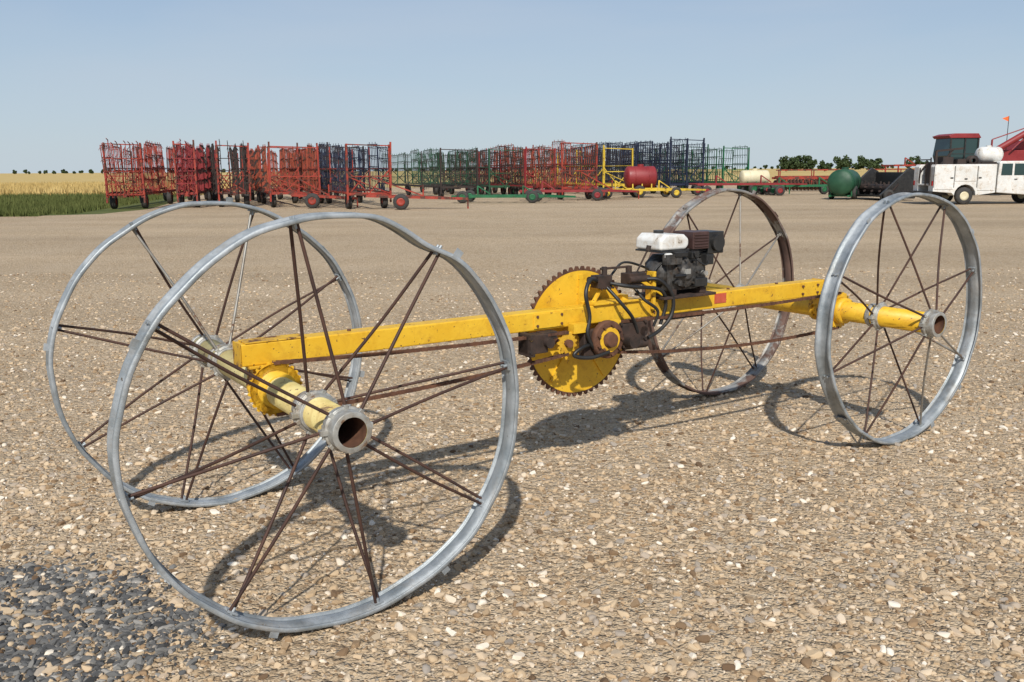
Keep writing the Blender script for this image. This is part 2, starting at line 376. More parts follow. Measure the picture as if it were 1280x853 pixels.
o=mb.obj("fuel_tank","tankwhite",mover,bevel=.024);o.modifiers[0].segments=5;o.location=(EX-.10,0,1.328)
mb=MB();mb.box((EX-.105,.01,1.280),(.225,.225,.010));mb.cyl((EX-.12,.03,1.370),(EX-.12,.03,1.395),.030,seg=20);mb.obj("tank_trim_and_cap","black",mover,bevel=.003)
mb=MB();mb.box((EX-.165,-.106,1.255),(.05,.03,.035));mb.obj("fan_shroud","tankwhite",mover,bevel=.010)
mb=MB();mb.box((EX+.085,-.03,1.335),(.13,.17,.10));
for i in range(5): mb.box((EX+.085,-.118,1.30+.017*i),(.11,.008,.006))
mb.obj("muffler_shield","heat",mover,bevel=.014)
mb=MB();mb.box((EX+.225,-.02,1.315),(.13,.16,.13));mb.cyl((EX+.225,-.10,1.315),(EX+.225,-.125,1.315),.048,seg=24);mb.cyl((EX+.21,-.06,1.23),(EX+.21,.05,1.23),.04,seg=16)
mb.box((EX+.02,-.12,1.255),(.06,.04,.04));mb.box((EX+.15,-.10,1.22),(.06,.06,.06))
mb.cyl((EX-.14,-.135,1.14),(EX-.06,-.14,1.14),.012,seg=8);mb.cyl((EX+.02,-.15,1.26),(EX+.02,-.11,1.26),.02,seg=12)
mb.box((EX-.08,-.115,1.262),(.10,.03,.03));mb.box((EX+.08,-.11,1.09),(.10,.05,.05))
mb.obj("air_cleaner","black",mover,bevel=.014)
mb=MB();mb.tube(spline([(EX+.02,-.13,1.24),(EX+.06,-.16,1.20),(EX+.12,-.14,1.20),(EX+.16,-.10,1.25)]),.005,6);mb.tube(spline([(EX-.16,-.06,1.22),(EX-.22,-.05,1.16),(EX-.2,-.04,1.05)]),.006,6);mb.obj("engine_cables","hose",mover)
mb=MB();mb.cyl((EX-.0,.09,1.15),(EX-.0,.16,1.15),.03,seg=16);mb.box((EX-.03,-.127,1.16),(.05,.003,.03));mb.cyl((EX+.12,-.13,1.14),(EX+.12,-.10,1.14),.016,seg=10);mb.obj("crank_output","clamp",mover)
# ------------------------------------------------------------------ ground
def gravel_mat():
    m,nt,b=new_mat("gravel"); v=posvec(nt)
    wn=noise(nt,30,1,.5,v); 
    wv=nt.nodes.new("ShaderNodeVectorMath");wv.operation='MULTIPLY_ADD';nt.links.new(wn.outputs["Color"],wv.inputs[0]);wv.inputs[1].default_value=(.02,.02,.02);nt.links.new(v,wv.inputs[2])
    vo=nt.nodes.new("ShaderNodeTexVoronoi");vo.inputs["Scale"].default_value=30;nt.links.new(wv.outputs[0],vo.inputs["Vector"])
    vo2=nt.nodes.new("ShaderNodeTexVoronoi");vo2.inputs["Scale"].default_value=80;nt.links.new(wv.outputs[0],vo2.inputs["Vector"])
    sx=nt.nodes.new("ShaderNodeSeparateColor");nt.links.new(vo.outputs["Color"],sx.inputs[0])
    sx2=nt.nodes.new("ShaderNodeSeparateColor");nt.links.new(vo2.outputs["Color"],sx2.inputs[0])
    c1=ramp(nt,[(0,(.21,.138,.075)),(.3,(.44,.32,.192)),(.7,(.58,.445,.285)),(1,(.69,.58,.43))],sx.outputs[0]).outputs[0]
    c2=ramp(nt,[(0,(.27,.183,.108)),(.5,(.48,.355,.222)),(1,(.62,.49,.34))],sx2.outputs[1]).outputs[0]
    col=mixc(nt,.5,c1,c2)
    fine=noise(nt,.5,4,.65,v); col=mixc(nt,ramp(nt,[(.35,0.),(.72,.5)],fine.outputs[0]).outputs[0],col,(.57,.455,.32))
    mp=nt.nodes.new("ShaderNodeMapping");mp.inputs["Scale"].default_value=(.05,.30,1);mp.inputs["Rotation"].default_value=(0,0,.12);nt.links.new(v,mp.inputs[0])
    big=noise(nt,1.0,4,.6,mp.outputs[0]); col=mixc(nt,1.0,col,ramp(nt,[(.3,(.80,.79,.78)),(.7,(1.06,1.06,1.06))],big.outputs[0]).outputs[0],'MULTIPLY')
    nt.links.new(col,b.inputs["Base Color"]);b.inputs["Roughness"].default_value=.95;b.inputs["Specular IOR Level"].default_value=.2
    h=nt.nodes.new("ShaderNodeMath");h.operation='MULTIPLY_ADD';nt.links.new(vo.outputs["Distance"],h.inputs[0]);h.inputs[1].default_value=-1.
    h2=nt.nodes.new("ShaderNodeMath");h2.operation='MULTIPLY';nt.links.new(vo2.outputs["Distance"],h2.inputs[0]);h2.inputs[1].default_value=-.5
    nt.links.new(h2.outputs[0],h.inputs[2]);bump(nt,b,h.outputs[0],1.0,.022)
    return m
GM=gravel_mat()
def sheet(name,poly,z,mat):
    me=bpy.data.meshes.new(name);me.from_pydata([(x,y,z) for x,y in poly],[],[tuple(range(len(poly)))]);me.materials.append(mat)
    o=bpy.data.objects.new(name,me);scene.collection.objects.link(o);return o
sheet("gravel_yard_ground",[(-4000,-200),(4000,-200),(4000,6000),(-4000,6000)],0,GM)
def stone_mat(name,stops):
    m,nt,b=new_mat(name)
    oi=nt.nodes.new("ShaderNodeObjectInfo")
    c=ramp(nt,stops,oi.outputs["Random"]).outputs[0]
    nt.links.new(c,b.inputs["Base Color"]);b.inputs["Roughness"].default_value=.9;b.inputs["Specular IOR Level"].default_value=.2
    return m
SM=stone_mat("gravel_stone",[(0,(.13,.082,.048)),(.10,(.28,.185,.105)),(.28,(.46,.335,.205)),(.48,(.56,.43,.285)),(.62,(.44,.345,.25)),(.74,(.31,.275,.235)),(.83,(.50,.375,.235)),(.93,(.64,.53,.40)),(1,(.76,.69,.58))])
GSM=stone_mat("dark_grey_stone",[(0,(.045,.045,.045)),(.35,(.09,.09,.09)),(.7,(.155,.15,.14)),(.9,(.22,.21,.19)),(1,(.34,.32,.29))])  # dark grey tones, picked at random per stone
import bmesh
def stone_coll(cname,mat,k,seed):
    rs_=random.Random(seed);coll=bpy.data.collections.new(cname)
    for i in range(k):
        bm=bmesh.new();bmesh.ops.create_icosphere(bm,subdivisions=2,radius=1)
        sx,sy,sz=rs_.uniform(.8,1.35),rs_.uniform(.6,1.),rs_.uniform(.45,.8)
        pl=[(Vector([rs_.gauss(0,1) for _ in range(3)]).normalized(),rs_.uniform(.45,.82)) for _ in range(10)]
        for v in bm.verts:
            for n_,d_ in pl:
                q=v.co.dot(n_)
                if q>d_: v.co-=n_*(q-d_)
            v.co=Vector((v.co.x*sx,v.co.y*sy,v.co.z*sz))
        me=bpy.data.meshes.new("stone");bm.to_mesh(me);bm.free();me.materials.append(mat)
        me.polygons.foreach_set("use_smooth",[i%3==0]*len(me.polygons))
        coll.objects.link(bpy.data.objects.new("stone",me))
    return coll
def scatter(oname,cells,coll,r0,r1,power,seed):
    vs=[];fs=[];dens=[]
    for poly,d in cells:
        o=len(vs);vs.extend([(x,y,.001) for x,y in poly]);fs.append(tuple(range(o,o+len(poly))));dens.append(d)
    me=bpy.data.meshes.new(oname);me.from_pydata(vs,[],fs);me.materials.append(GM)
    at=me.attributes.new("dens",'FLOAT','FACE');at.data.foreach_set("value",dens)
    lg=bpy.data.objects.new(oname,me);scene.collection.objects.link(lg)
    ng=bpy.data.node_groups.new("scatter","GeometryNodeTree")
    ng.interface.new_socket("Geometry",in_out='INPUT',socket_type='NodeSocketGeometry');ng.interface.new_socket("Geometry",in_out='OUTPUT',socket_type='NodeSocketGeometry')
    gi=ng.nodes.new("NodeGroupInput");go=ng.nodes.new("NodeGroupOutput")
    dp=ng.nodes.new("GeometryNodeDistributePointsOnFaces");na=ng.nodes.new("GeometryNodeInputNamedAttribute");na.data_type='FLOAT';na.inputs[0].default_value="dens"
    dp.inputs["Seed"].default_value=seed
    ci=ng.nodes.new("GeometryNodeCollectionInfo");ci.inputs[0].default_value=coll;ci.inputs[1].default_value=True;ci.inputs[2].default_value=True
    ip=ng.nodes.new("GeometryNodeInstanceOnPoints");ip.inputs["Pick Instance"].default_value=True
    rv=ng.nodes.new("FunctionNodeRandomValue");rv.data_type='FLOAT_VECTOR';rv.inputs[0].default_value=(-.4,-.4,0);rv.inputs[1].default_value=(.4,.4,6.28)
    rs=ng.nodes.new("FunctionNodeRandomValue");rs.data_type='FLOAT';rs.inputs[2].default_value=0;rs.inputs[3].default_value=1;rs.inputs["Seed"].default_value=5+seed
    pw=ng.nodes.new("ShaderNodeMath");pw.operation='POWER';pw.inputs[1].default_value=power
    ma=ng.nodes.new("ShaderNodeMath");ma.operation='MULTIPLY_ADD';ma.inputs[1].default_value=r1-r0;ma.inputs[2].default_value=r0
    L=ng.links.new
    L(gi.outputs[0],dp.inputs["Mesh"]);L(na.outputs[0],dp.inputs["Density"]);L(dp.outputs["Points"],ip.inputs["Points"]);L(ci.outputs[0],ip.inputs["Instance"])
    L(rv.outputs[0],ip.inputs["Rotation"]);L(rs.outputs[1],pw.inputs[0]);L(pw.outputs[0],ma.inputs[0]);L(ma.outputs[0],ip.inputs["Scale"]);L(ip.outputs[0],go.inputs[0])
    lg.modifiers.new("scatter",'NODES').node_group=ng
ys=[1.8,3,4,5,6,7.5,9,11,13,16]
dd=[1350,1350,1200,950,700,480,320,200,100]
cells=[]
for i in range(len(dd)):
    y0,y1=ys[i],ys[i+1];hw=y1*.62+.5
    cells.append(([(-hw,y0),(hw,y0),(hw,y1),(-hw,y1)],dd[i]))
scatter("loose_gravel",cells,stone_coll("gravel_stone_sources",SM,8,3),.008,.034,6,1)
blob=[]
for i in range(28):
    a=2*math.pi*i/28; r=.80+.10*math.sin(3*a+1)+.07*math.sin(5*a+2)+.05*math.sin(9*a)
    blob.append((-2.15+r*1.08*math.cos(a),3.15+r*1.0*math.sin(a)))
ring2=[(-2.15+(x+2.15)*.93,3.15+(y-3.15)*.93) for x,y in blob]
scatter("dark_stone_patch",[(ring2,2600)],stone_coll("dark_stone_sources",GSM,6,9),.013,.030,3,2)  # irregular patch of dense stones, darker than the gravel around it
scatter("dark_stone_fringe",[([(-2.15+(x+2.15)*1.12,3.15+(y-3.15)*1.12) for x,y in blob],500)],bpy.data.collections["dark_stone_sources"],.009,.022,3,6)  # sparser, smaller dark stones reaching slightly past the patch outline
def grass_mat(name,a,b_,sc):
    m,nt,b=new_mat(name);v=posvec(nt)
    c=ramp(nt,[(.3,a),(.7,b_)],noise(nt,sc,5,.7,v).outputs[0]).outputs[0]
    nt.links.new(c,b.inputs["Base Color"]);b.inputs["Roughness"].default_value=.9;b.inputs["Specular IOR Level"].default_value=.1;return m
GR=grass_mat("grass",(.065,.085,.025),(.14,.15,.05),.5);WH=grass_mat("ripe_crop",(.42,.30,.11),(.56,.42,.18),.12)
sheet("grass_verge",[(-400,36.5),(-20.6,37.2),(-17.6,39),(-17.5,44),(-24,71),(-400,71)],.004,GR)
sheet("crop_field",[(-4000,70),(-23,70),(-20,95),(60,110),(500,120),(4000,120),(4000,5900),(-4000,5900)],.008,WH)
def blades(name,n,fn,hmin,hmax,w,mat):
    x,y=fn(n);h=rng.uniform(hmin,hmax,n);a=rng.uniform(0,math.pi,n);lx=rng.normal(0,.25,n)*h;ly=rng.normal(0,.25,n)*h
    V=np.zeros((n,3,3));V[:,0]=np.stack([x-w*np.cos(a),y-w*np.sin(a),0*x],1);V[:,1]=np.stack([x+w*np.cos(a),y+w*np.sin(a),0*x],1);V[:,2]=np.stack([x+lx,y+ly,h],1)
    me=bpy.data.meshes.new(name);me.vertices.add(3*n);me.vertices.foreach_set("co",V.ravel());me.loops.add(3*n);me.loops.foreach_set("vertex_index",np.arange(3*n));me.polygons.add(n);me.polygons.foreach_set("loop_start",np.arange(n)*3);me.update(calc_edges=True);me.materials.append(mat)
    o=bpy.data.objects.new(name,me);scene.collection.objects.link(o)
def gfn(n):
    y=37.2+ (rng.random(n)**1.6)*33; x=-18.5-(y-38)*.2-rng.random(n)*(12+y*.35)+np.where(y<39,-1,0); return x,y
blades("grass_blades",55000,gfn,.10,.38,.03,GR)
def wfn(n):
    y=70.5+(rng.random(n)**1.5)*60; x=-24-rng.random(n)*60-(y-70)*.1; return x,y
blades("crop_stalks",30000,wfn,.4,.7,.06,WH)
# ------------------------------------------------------------------ trees
LEAF=grass_mat("tree_foliage",(.035,.055,.025),(.08,.11,.045),.4);BARK=flat("bark",(.09,.07,.05),.9)
def leafcloud(centers,radii,n,size):
    c=np.array(centers);r=np.array(radii);i=rng.integers(0,len(c),n);d=rng.normal(size=(n,3));d/=np.linalg.norm(d,axis=1)[:,None]
    p=c[i]+d*(r[i]*rng.uniform(.45,1.05,n))[:,None]
    u=rng.normal(size=(n,3));u/=np.linalg.norm(u,axis=1)[:,None];w=np.cross(u,rng.normal(size=(n,3)));w/=np.linalg.norm(w,axis=1)[:,None]
    s=size*rng.uniform(.6,1.3,n)[:,None]
    return np.stack([p-u*s,p+w*s*.8,p+u*s,p-w*s*.8],1).reshape(-1,3)
def quadmesh(name,V,mat,parent=None):
    n=len(V)//4;me=bpy.data.meshes.new(name);me.vertices.add(4*n);me.vertices.foreach_set("co",V.ravel());me.loops.add(4*n);me.loops.foreach_set("vertex_index",np.arange(4*n));me.polygons.add(n);me.polygons.foreach_set("loop_start",np.arange(n)*4);me.update(calc_edges=True);me.materials.append(mat)
    o=bpy.data.objects.new(name,me);scene.collection.objects.link(o)
    if parent:o.parent=parent
    return o
def tree_row(name,xs,Y,h0,h1,sz,dep=10):
    cs=[];rs=[]
    for x in xs:
        H=random.uniform(h0,h1);y=Y+random.uniform(-dep,dep)
        for k in range(7):
            cs.append((x+random.gauss(0,H*.2),y+random.gauss(0,H*.15),H*random.uniform(.3,.85)));rs.append(H*random.uniform(.14,.24))
    V=leafcloud(cs,rs,len(cs)*70,sz);return quadmesh(name,V,LEAF)
tree_row("distant_tree_row",[118+i*1.9+random.uniform(-1,1) for i in range(22)],400,4.5,7.5,.45)
tree_row("distant_tree_row",[185+i*5 for i in range(12)],420,4,8,.5)
tree_row("distant_tree_row",[-800+i*10+random.uniform(-4,4) for i in range(40)],1500,4,8,1.2,30)
tree_row("distant_tree_row",[-250+i*11+random.uniform(-4,4) for i in range(120)],1600,3,8,1.2,30)
def tree(loc,H,name="deciduous_tree"):
    e=empty(name,loc);mb=MB();mb.tube(spline([(0,0,0),(.1,.05,H*.25),(0,.1,H*.55)],4),H*.03,8);cs=[];rs=[]
    for i in range(9):
        a=i*2.4;r=H*random.uniform(.12,.3);z=H*random.uniform(.4,.85);p=(r*math.cos(a),r*math.sin(a),z)
        mb.tube([(0,0,H*random.uniform(.2,.5)),p],H*.01,6);cs.append(p);rs.append(H*random.uniform(.12,.2))
    cs.append((0,0,H*.85));rs.append(H*.15)
    mb.obj("trunk_and_limbs",BARK,e);quadmesh("crown",leafcloud(cs,rs,4500,H*.018),LEAF,e)
tree((80,140,0),6.6);tree((84,143,0),7.5);tree((88,141,0),7.2)
# ------------------------------------------------------------------ folded harrows
def tyre(mbT,mbH,c,r,w,ax=(0,1,0)):
    ax=Vector(ax)
    mbT.lathe(c,ax,[(-w/2,r*.55),(-w/2,r*.9),(-w*.3,r),(w*.3,r),(w/2,r*.9),(w/2,r*.55)],20)
    mbH.lathe(c,ax,[(-w*.3,0),(-w*.3,r*.3),(-w*.42,r*.56),(w*.42,r*.56),(w*.3,r*.3),(w*.3,0)],16)
def harrow(loc,L,H,colA,colB,yaw=None,width=2.2,front=None,tongue=None,seed=0,nrow=2,tineL=.16,wheels=True,tc='tine'):
    rr=random.Random(seed)
    e=empty("folded_harrow",(loc[0],loc[1],0),yaw if yaw is not None else math.atan2(.94,-.35))
    A=MB();B=MB();T=MB();TY=MB();HB=MB()
    secL=rr.choice([1.7,1.9,2.1]);gap=.25;ns=max(1,int(L/(secL+gap)))
    A.bar((-.2,0,.65),(L,0,.65),.15);A.bar((0,-width/2,.7),(0,width/2,.7),.12);A.bar((L*.5,-width/2,.7),(L*.5,width/2,.7),.1)
    rows=[-width/2,width/2] if nrow==2 else [-width/2,0,width/2]
    for y in rows:
        A.bar((0,y,.75),(L,y,.75),.09);A.bar((0,y,H*.62),(L,y,H*.62),.05)
        for s in range(ns):
            x0=s*(secL+gap)+.05;x1=x0+secL;h=H*rr.uniform(.90,1.03);z0=.80+rr.uniform(-.1,.15);lean=rr.uniform(-.25,.25)
            zt=rr.uniform(-.05,.05)
            Pt=lambda x,z:(x,y+lean*(z-z0)/H,z+zt*(x-x0))
            nz=5;nx=7
            for k in range(nz):
                z=z0+(h-z0)*k/(nz-1);B.bar(Pt(x0,z),Pt(x1,z),.036)
            for k in range(nx):
                x=x0+(x1-x0)*k/(nx-1);B.bar(Pt(x,z0-.12*(k%2)),Pt(x+.03*rr.uniform(-1,1),h+(.12 if k%2 else .03)),.040 if k in(0,nx-1) else .024)
            for k in range(nz):
                z=z0+(h-z0)*k/(nz-1)
                for j in range(7):
                    x=x0+(x1-x0)*(j+.5)/7+rr.uniform(-.04,.04);p=Pt(x,z);sg=1 if y>0 else -1
                    T.bar(p,(p[0]+.05,p[1]+sg*tineL*.8,p[2]-tineL*1.3),.015)
        for x in np.arange(0,L+.1,max(2.5,L/4)):
            A.bar((x,0,.7),(x,y,H*.60),.05);A.bar((x,y,.7),(x,y,H*.98),.06)
    for y in rows: A.bar((-.08,y,.3),(-.08,y+rr.uniform(-.08,.08),H*rr.uniform(.98,1.06)),.08)
    A.bar((-.08,-width/2,H*.96),(-.08,width/2,H*.98),.05);A.bar((-.08,-width/2,H*.5),(-.08,width/2,H*.5),.05)
    A.bar((-.08,-width/2,.7),(-.08,width/2,H*.5),.04)
    if front: 
        for k in range(front):
            y=-width/2+width*(k+.5)/front;hh=H*rr.uniform(.94,1.05);B.bar((-.15,y,.55),(-.15+rr.uniform(-.1,.1),y+rr.uniform(-.03,.03),hh),.034)
            B.bar((-.15,y,hh),(-.4,y+.02,hh+.08),.03)
            for z in np.arange(.8,H,.36): T.bar((-.15,y,z),(-.36,y+.05,z-.14),.018)
        for z in(.7,1.2,1.8,2.4): B.bar((-.15,-width/2,z),(-.15,width/2,z),.04)
    if wheels:
        for x in (0.6,L*.5,L-.5):
            for y in(-width*.42,width*.42):
                tyre(TY,HB,(x,y,.36),.36,.24);HB.bar((x,y-.0,.36),(x-.2,y,.7),.07)
    if tongue:
        ty=Matrix.Rotation(-(e.rotation_euler[2]),3,'Z')
        tx,tyy=tongue;end=ty@Vector((tx,tyy,0));end.z=.45
        perp=ty@Vector((0,1,0))
        for s in(-.9,.9): A.bar(Vector((0,0,.62))+perp*s,end,.11)
        A.bar((0,0,.62),end,.09)
        for f in(.3,.6): 
            m_=Vector((0,0,.6)).lerp(end,f);A.bar(m_-perp*.6*(1-f)*1.4,m_+perp*.6*(1-f)*1.4,.09)
        m_=end*.55;A.bar((m_.x,m_.y,.5),(m_.x,m_.y,1.1),.06);HB.bar((m_.x,m_.y,1.1),(m_.x+.5,m_.y,1.0),.03)
        A.bar((0,0,H*.5),(m_.x,m_.y,.6),.06)
        m2=end*.35;ax=perp
        tyre(TY,HB,(m2.x+perp.x*-1.0,m2.y+perp.y*-1.0,.36),.36,.24,perp)
        A.bar((m2.x,m2.y,.55),(m2.x-perp.x,m2.y-perp.y,.42),.09)
        A.bar((end.x,end.y,.45),(end.x,end.y,0.0),.06)
    A.obj("frame",colA,e,fixn=False);B.obj("harrow_sections",colB,e,fixn=False);T.obj("tines",tc,e,fixn=False)
    if TY.v: TY.obj("tyres","rubber",e);HB.obj("wheel_hubs",colA,e)
    return e
harrow((-18.5,44),14,3.15,'red','red',yaw=math.radians(100),width=1.7,front=9,seed=1,tc='red')
harrow((-15.9,45),14,3.15,'red','maroon',yaw=math.radians(103),width=.9,seed=2,front=4)
harrow((-13.9,46),15,3.1,'red','tine',width=1.5,seed=3,front=4)
harrow((-10.6,45),16,3.0,'red','orange',width=2.4,seed=4,tongue=(3.2,-1.0),tc='tine')
harrow((-12.6,50),16,3.1,'red','orange',width=2.0,seed=24)
harrow((-6.6,42.5),18,3.0,'red','navy',width=2.0,seed=5,tongue=(4.6,-.2))
harrow((-9.0,50),16,3.1,'tine','navy',width=2.0,seed=15)
harrow((-3.3,58),18,3.1,'tine','dkgreen',width=2.4,seed=6)
harrow((-.4,60),18,3.1,'dkgreen','tine',width=2.2,seed=7)
harrow((1.8,58),18,3.1,'maroon','tine',width=2.0,seed=27)
harrow((4.0,54),18,3.35,'red','orange',width=2.2,seed=8,tongue=(3.6,.5))
harrow((7.2,62),17,3.2,'impyellow','tine',width=2.2,seed=9)
harrow((9.8,66),17,3.5,'navy','navy',width=2.0,seed=29)
harrow((12.0,63),19,3.8,'navy','navy',width=2.6,seed=10,nrow=3)
harrow((16.6,68),17,3.3,'green','dkgreen',width=2.2,seed=11)
harrow((14.4,72),17,3.5,'dkgreen','tine',width=2.2,seed=12)
def low_frame(name,loc,yaw,L,Wd,mat,z=.35,tw=True):
    e=empty(name,(loc[0],loc[1],0),yaw);A=MB();T=MB();H_=MB()
    A.bar((0,0,z),(L,0,z),.13);A.bar((0,Wd,z),(L,Wd,z),.11);A.bar((0,Wd*.5,z),(L,Wd*.5,z),.08)
    for x in np.linspace(0,L,7): A.bar((x,0,z),(x,Wd,z),.08)
    A.bar((L,0,z),(L+1.6,Wd/2,z-.05),.1);A.bar((L,Wd,z),(L+1.6,Wd/2,z-.05),.1)
    for x in (L*.25,L*.75): A.bar((x,Wd*.5,z),(x,Wd*.5,z+.55),.08);A.bar((x,Wd*.5,z+.55),(x+.7,Wd*.5,z+.1),.06)
    if tw:
        for x in(.6,L-.6):
            for y in(-.1,Wd+.1): tyre(T,H_,(x,y,.33),.33,.22)
        T.obj("tyres","rubber",e);H_.obj("wheel_hubs",mat,e)
    else:
        for x in(.3,L-.3):
            for y in(0,Wd): A.bar((x,y,z),(x,y,0),.08)
    A.obj("frame",mat,e)
    return e
low_frame("drawbar_frame",(-3.2,49.5),math.radians(-8),5.0,2.0,'green')
low_frame("drawbar_frame",(5.2,55.5),math.radians(6),5.5,2.2,'impyellow',.5)
low_frame("drawbar_frame",(12.0,59),math.radians(4),6.0,2.0,'maroon',.75)
low_frame("drawbar_frame",(16.5,60),math.radians(4),5.5,1.8,'green',.6)
low_frame("drawbar_frame",(.5,52.2),math.radians(-4),5,1.6,'maroon',.55)
def tank_cart(name,loc,yaw,r,L,z,mat,fmat,saddles=3):
    e=empty(name,(loc[0],loc[1],0),yaw);A=MB();
    A.lathe((-L/2,0,z),(1,0,0),[(-r*.28,.0),(-r*.24,r*.45),(-r*.12,r*.8),(0,r*.97),(.05,r),(L-.05,r),(L,r*.97),(L+r*.12,r*.8),(L+r*.24,r*.45),(L+r*.28,0)],32)
    for k in(-.25,.25): A.lathe((L*k-.02,0,z),(1,0,0),[(0,r),(0,r+.015),(.04,r+.015),(.04,r)],32)
    A.cyl((0,0,z+r-.05),(0,0,z+r+.12),.2,seg=20);A.obj("tank",mat,e)
    B=MB();T=MB();H_=MB()
    for y in(-r*.7,r*.7): B.bar((-L*.6,y,z-r-.02),(L*.6,y,z-r-.02),.10)
    for x in(-L*.35,0,L*.35): B.bar((x,-r*.8,z-r-.02),(x,r*.8,z-r-.02),.09);B.bar((x,-r*.8,z-r),(x,-r*.75,z-r*.55),.07);B.bar((x,r*.8,z-r),(x,r*.75,z-r*.55),.07)
    B.bar((L*.6,-r*.7,z-r-.02),(L*.6+1.5,0,.5),.09);B.bar((L*.6,r*.7,z-r-.02),(L*.6+1.5,0,.5),.09);B.bar((L*.6+1.5,0,.5),(L*.6+1.5,0,0),.06)
    for y in(-r*.85,r*.85): tyre(T,H_,(-L*.1,y,.38),.38,.25);H_.bar((-L*.1,y,.38),(-L*.1,y*.8,z-r),.08)
    B.obj("frame",fmat,e);T.obj("tyres","rubber",e);H_.obj("wheel_hubs",fmat,e)
    return e
tank_cart("liquid_tank_cart",(8.1,57.5),math.radians(5),.68,1.7,1.25,'maroon','impyellow')
tank_cart("liquid_tank_cart",(16.7,63),math.radians(8),.48,1.8,1.15,'cream','green')
tank_cart("liquid_tank_cart",(18.9,52),math.radians(60),.72,2.4,.95,'dkgreen','green')
def disc_harrow(loc,yaw):
    e=empty("disc_harrow",(loc[0],loc[1],0),yaw);A=MB();D=MB()
    for g,y in enumerate((0,1.6)):
        A.bar((0,y,1.0),(6,y,1.0),.16);D.bar((0,y,.45),(6,y,.45),.06)
        for i in range(20):
            x=.2+i*.29;D.lathe((x,y,.45),(1,.15*(1 if g else -1),0),[(0,.0),(.04,.2),(.08,.40),(.07,.40),(.03,.2)],14)
        for x in(.5,2.5,4.5): A.bar((x,y,1.0),(x,y,.5),.1)
    for x in(.2,3,5.8):A.bar((x,0,1.0),(x,1.6,1.0),.12);A.bar((x,.8,1.),(x,.8,1.6),.07)
    A.bar((0,.8,1.6),(6,.8,1.6),.09);A.bar((3,0,1),(3,-2.4,.5),.14)
    A.obj("frame","red",e);D.obj("disc_gangs","rust",e)
disc_harrow((20.5,70),math.radians(5));disc_harrow((23.5,80),math.radians(2));disc_harrow((30.5,78),math.radians(2))
# ------------------------------------------------------------------ pickup header (black)
e=empty("grain_pickup_header",(19.8,49,0),math.radians(8))
mb=MB();sd_=[(0,.12),(1.9,.10),(2.1,.5),(1.9,1.55),(1.5,1.75),(1.0,1.3),(.3,.65),(-.1,.3)]
mb.prism(sd_,'y',-.1,.05)
mb.prism(sd_,'y',3.7,3.85)
mb.prism([(1.75,.2),(1.9,.2),(1.9,1.5),(1.75,1.5)],'y',.05,3.7);mb.prism([(-.05,.2),(1.75,.14),(1.75,.2),(-.05,.30)],'y',.05,3.7)
mb.obj("header_shell","black",e,bevel=.01)
mb=MB();mb.cyl((1.0,.05,.6),(1.0,3.7,.6),.25,seg=18)
for i in range(40):
    a=i*.7;mb.box((1.0+.3*math.cos(a),.1+i*.09,.6+.3*math.sin(a)),(.2,.02,.1),Matrix.Rotation(-a,3,'Y'))
mb.obj("auger","tine",e)
mb=MB();tT=MB();tyre(tT,mb,(.3,-.25,.3),.3,.18);mb.bar((.3,-.25,.3),(.9,-.12,.9),.07);tT.obj("gauge_tyre","rubber",e);mb.obj("gauge_arm","tine",e)
# ------------------------------------------------------------------ service truck (rear at -x)
def arch(cx,r,n=9,z=.42):
    return [(cx-r*math.cos(math.pi*k/(n-1)),z+r*math.sin(math.pi*k/(n-1))) for k in range(n)]
e=empty("service_truck",(19.9,43.2,0),math.radians(2))
Wd=2.0;BT=1.88
mb=MB()
body=[(0,.62),(0,BT-.12),(.1,BT),(3.0,BT),(3.0,.55)]+[(x,z) for x,z in arch(1.55,.52)[::-1]]+[(.9,.55)]
mb.prism(body,'y',0,.48);mb.prism(body,'y',Wd-.48,Wd)
mb.box((1.5,Wd/2,.93),(2.98,1.1,.08));mb.box((2.95,Wd/2,1.35),(.08,1.05,.7))
mb.obj("service_body","white",e,bevel=.02)
mb=MB()
for x0,x1,z0,z1 in((.06,.95,.72,1.76),(1.02,2.05,1.10,1.80),(2.12,2.94,.66,1.80)):
    mb.box(((x0+x1)/2,-.010,(z0+z1)/2),(x1-x0,.03,z1-z0))
mb.obj("locker_doors","white",e,bevel=.008)
mb=MB()
for x,z in((.85,1.25),(1.53,1.2),(2.2,1.25)): mb.box((x,-.034,z),(.14,.02,.06))
for x in(.005,.985,2.085): mb.box((x,-.004,1.3),(.03,.012,1.0))
mb.box((-.12,Wd/2,.55),(.2,Wd,.14));mb.box((2.3,Wd/2,.5),(5.3,.9,.16));mb.cyl((-.3,Wd/2,.5),(-.1,Wd/2,.5),.04)
mb.box((3.0,-.03,.45),(.5,.05,.06));mb.obj("chassis_and_bumper","black",e,bevel=.005)
mb=MB();mb.box((-.012,.1,1.0),(.03,.10,.22));mb.box((-.012,Wd-.1,1.0),(.03,.10,.22));mb.obj("tail_lamps","lamp_red",e)
cab=[(3.08,.55),(3.08,1.25),(3.12,1.95),(3.2,2.02),(4.35,2.02),(4.5,1.96),(4.95,1.34),(6.1,1.22),(6.2,.95),(6.2,.55)]+[(x,z) for x,z in arch(5.35,.50)[::-1]]
mb=MB();mb.prism(cab,'y',.02,Wd-.02);mb.obj("cab","white",e,bevel=.04)
mb=MB();mb.prism([(3.22,1.36),(3.25,1.90),(3.75,1.90),(3.75,1.36)],'y',.008,.03);mb.prism([(3.85,1.36),(3.85,1.90),(4.36,1.90),(4.72,1.36)],'y',.008,.03)
mb.box((3.07,Wd/2,1.64),(.03,1.5,.4));mb.obj("windows","glass",e)
mb=MB();mb.box((4.6,-.12,1.45),(.08,.2,.2));mb.box((3.95,.0,1.18),(.14,.04,.03));mb.obj("mirror_and_handle","black",e)
T=MB();H_=MB()
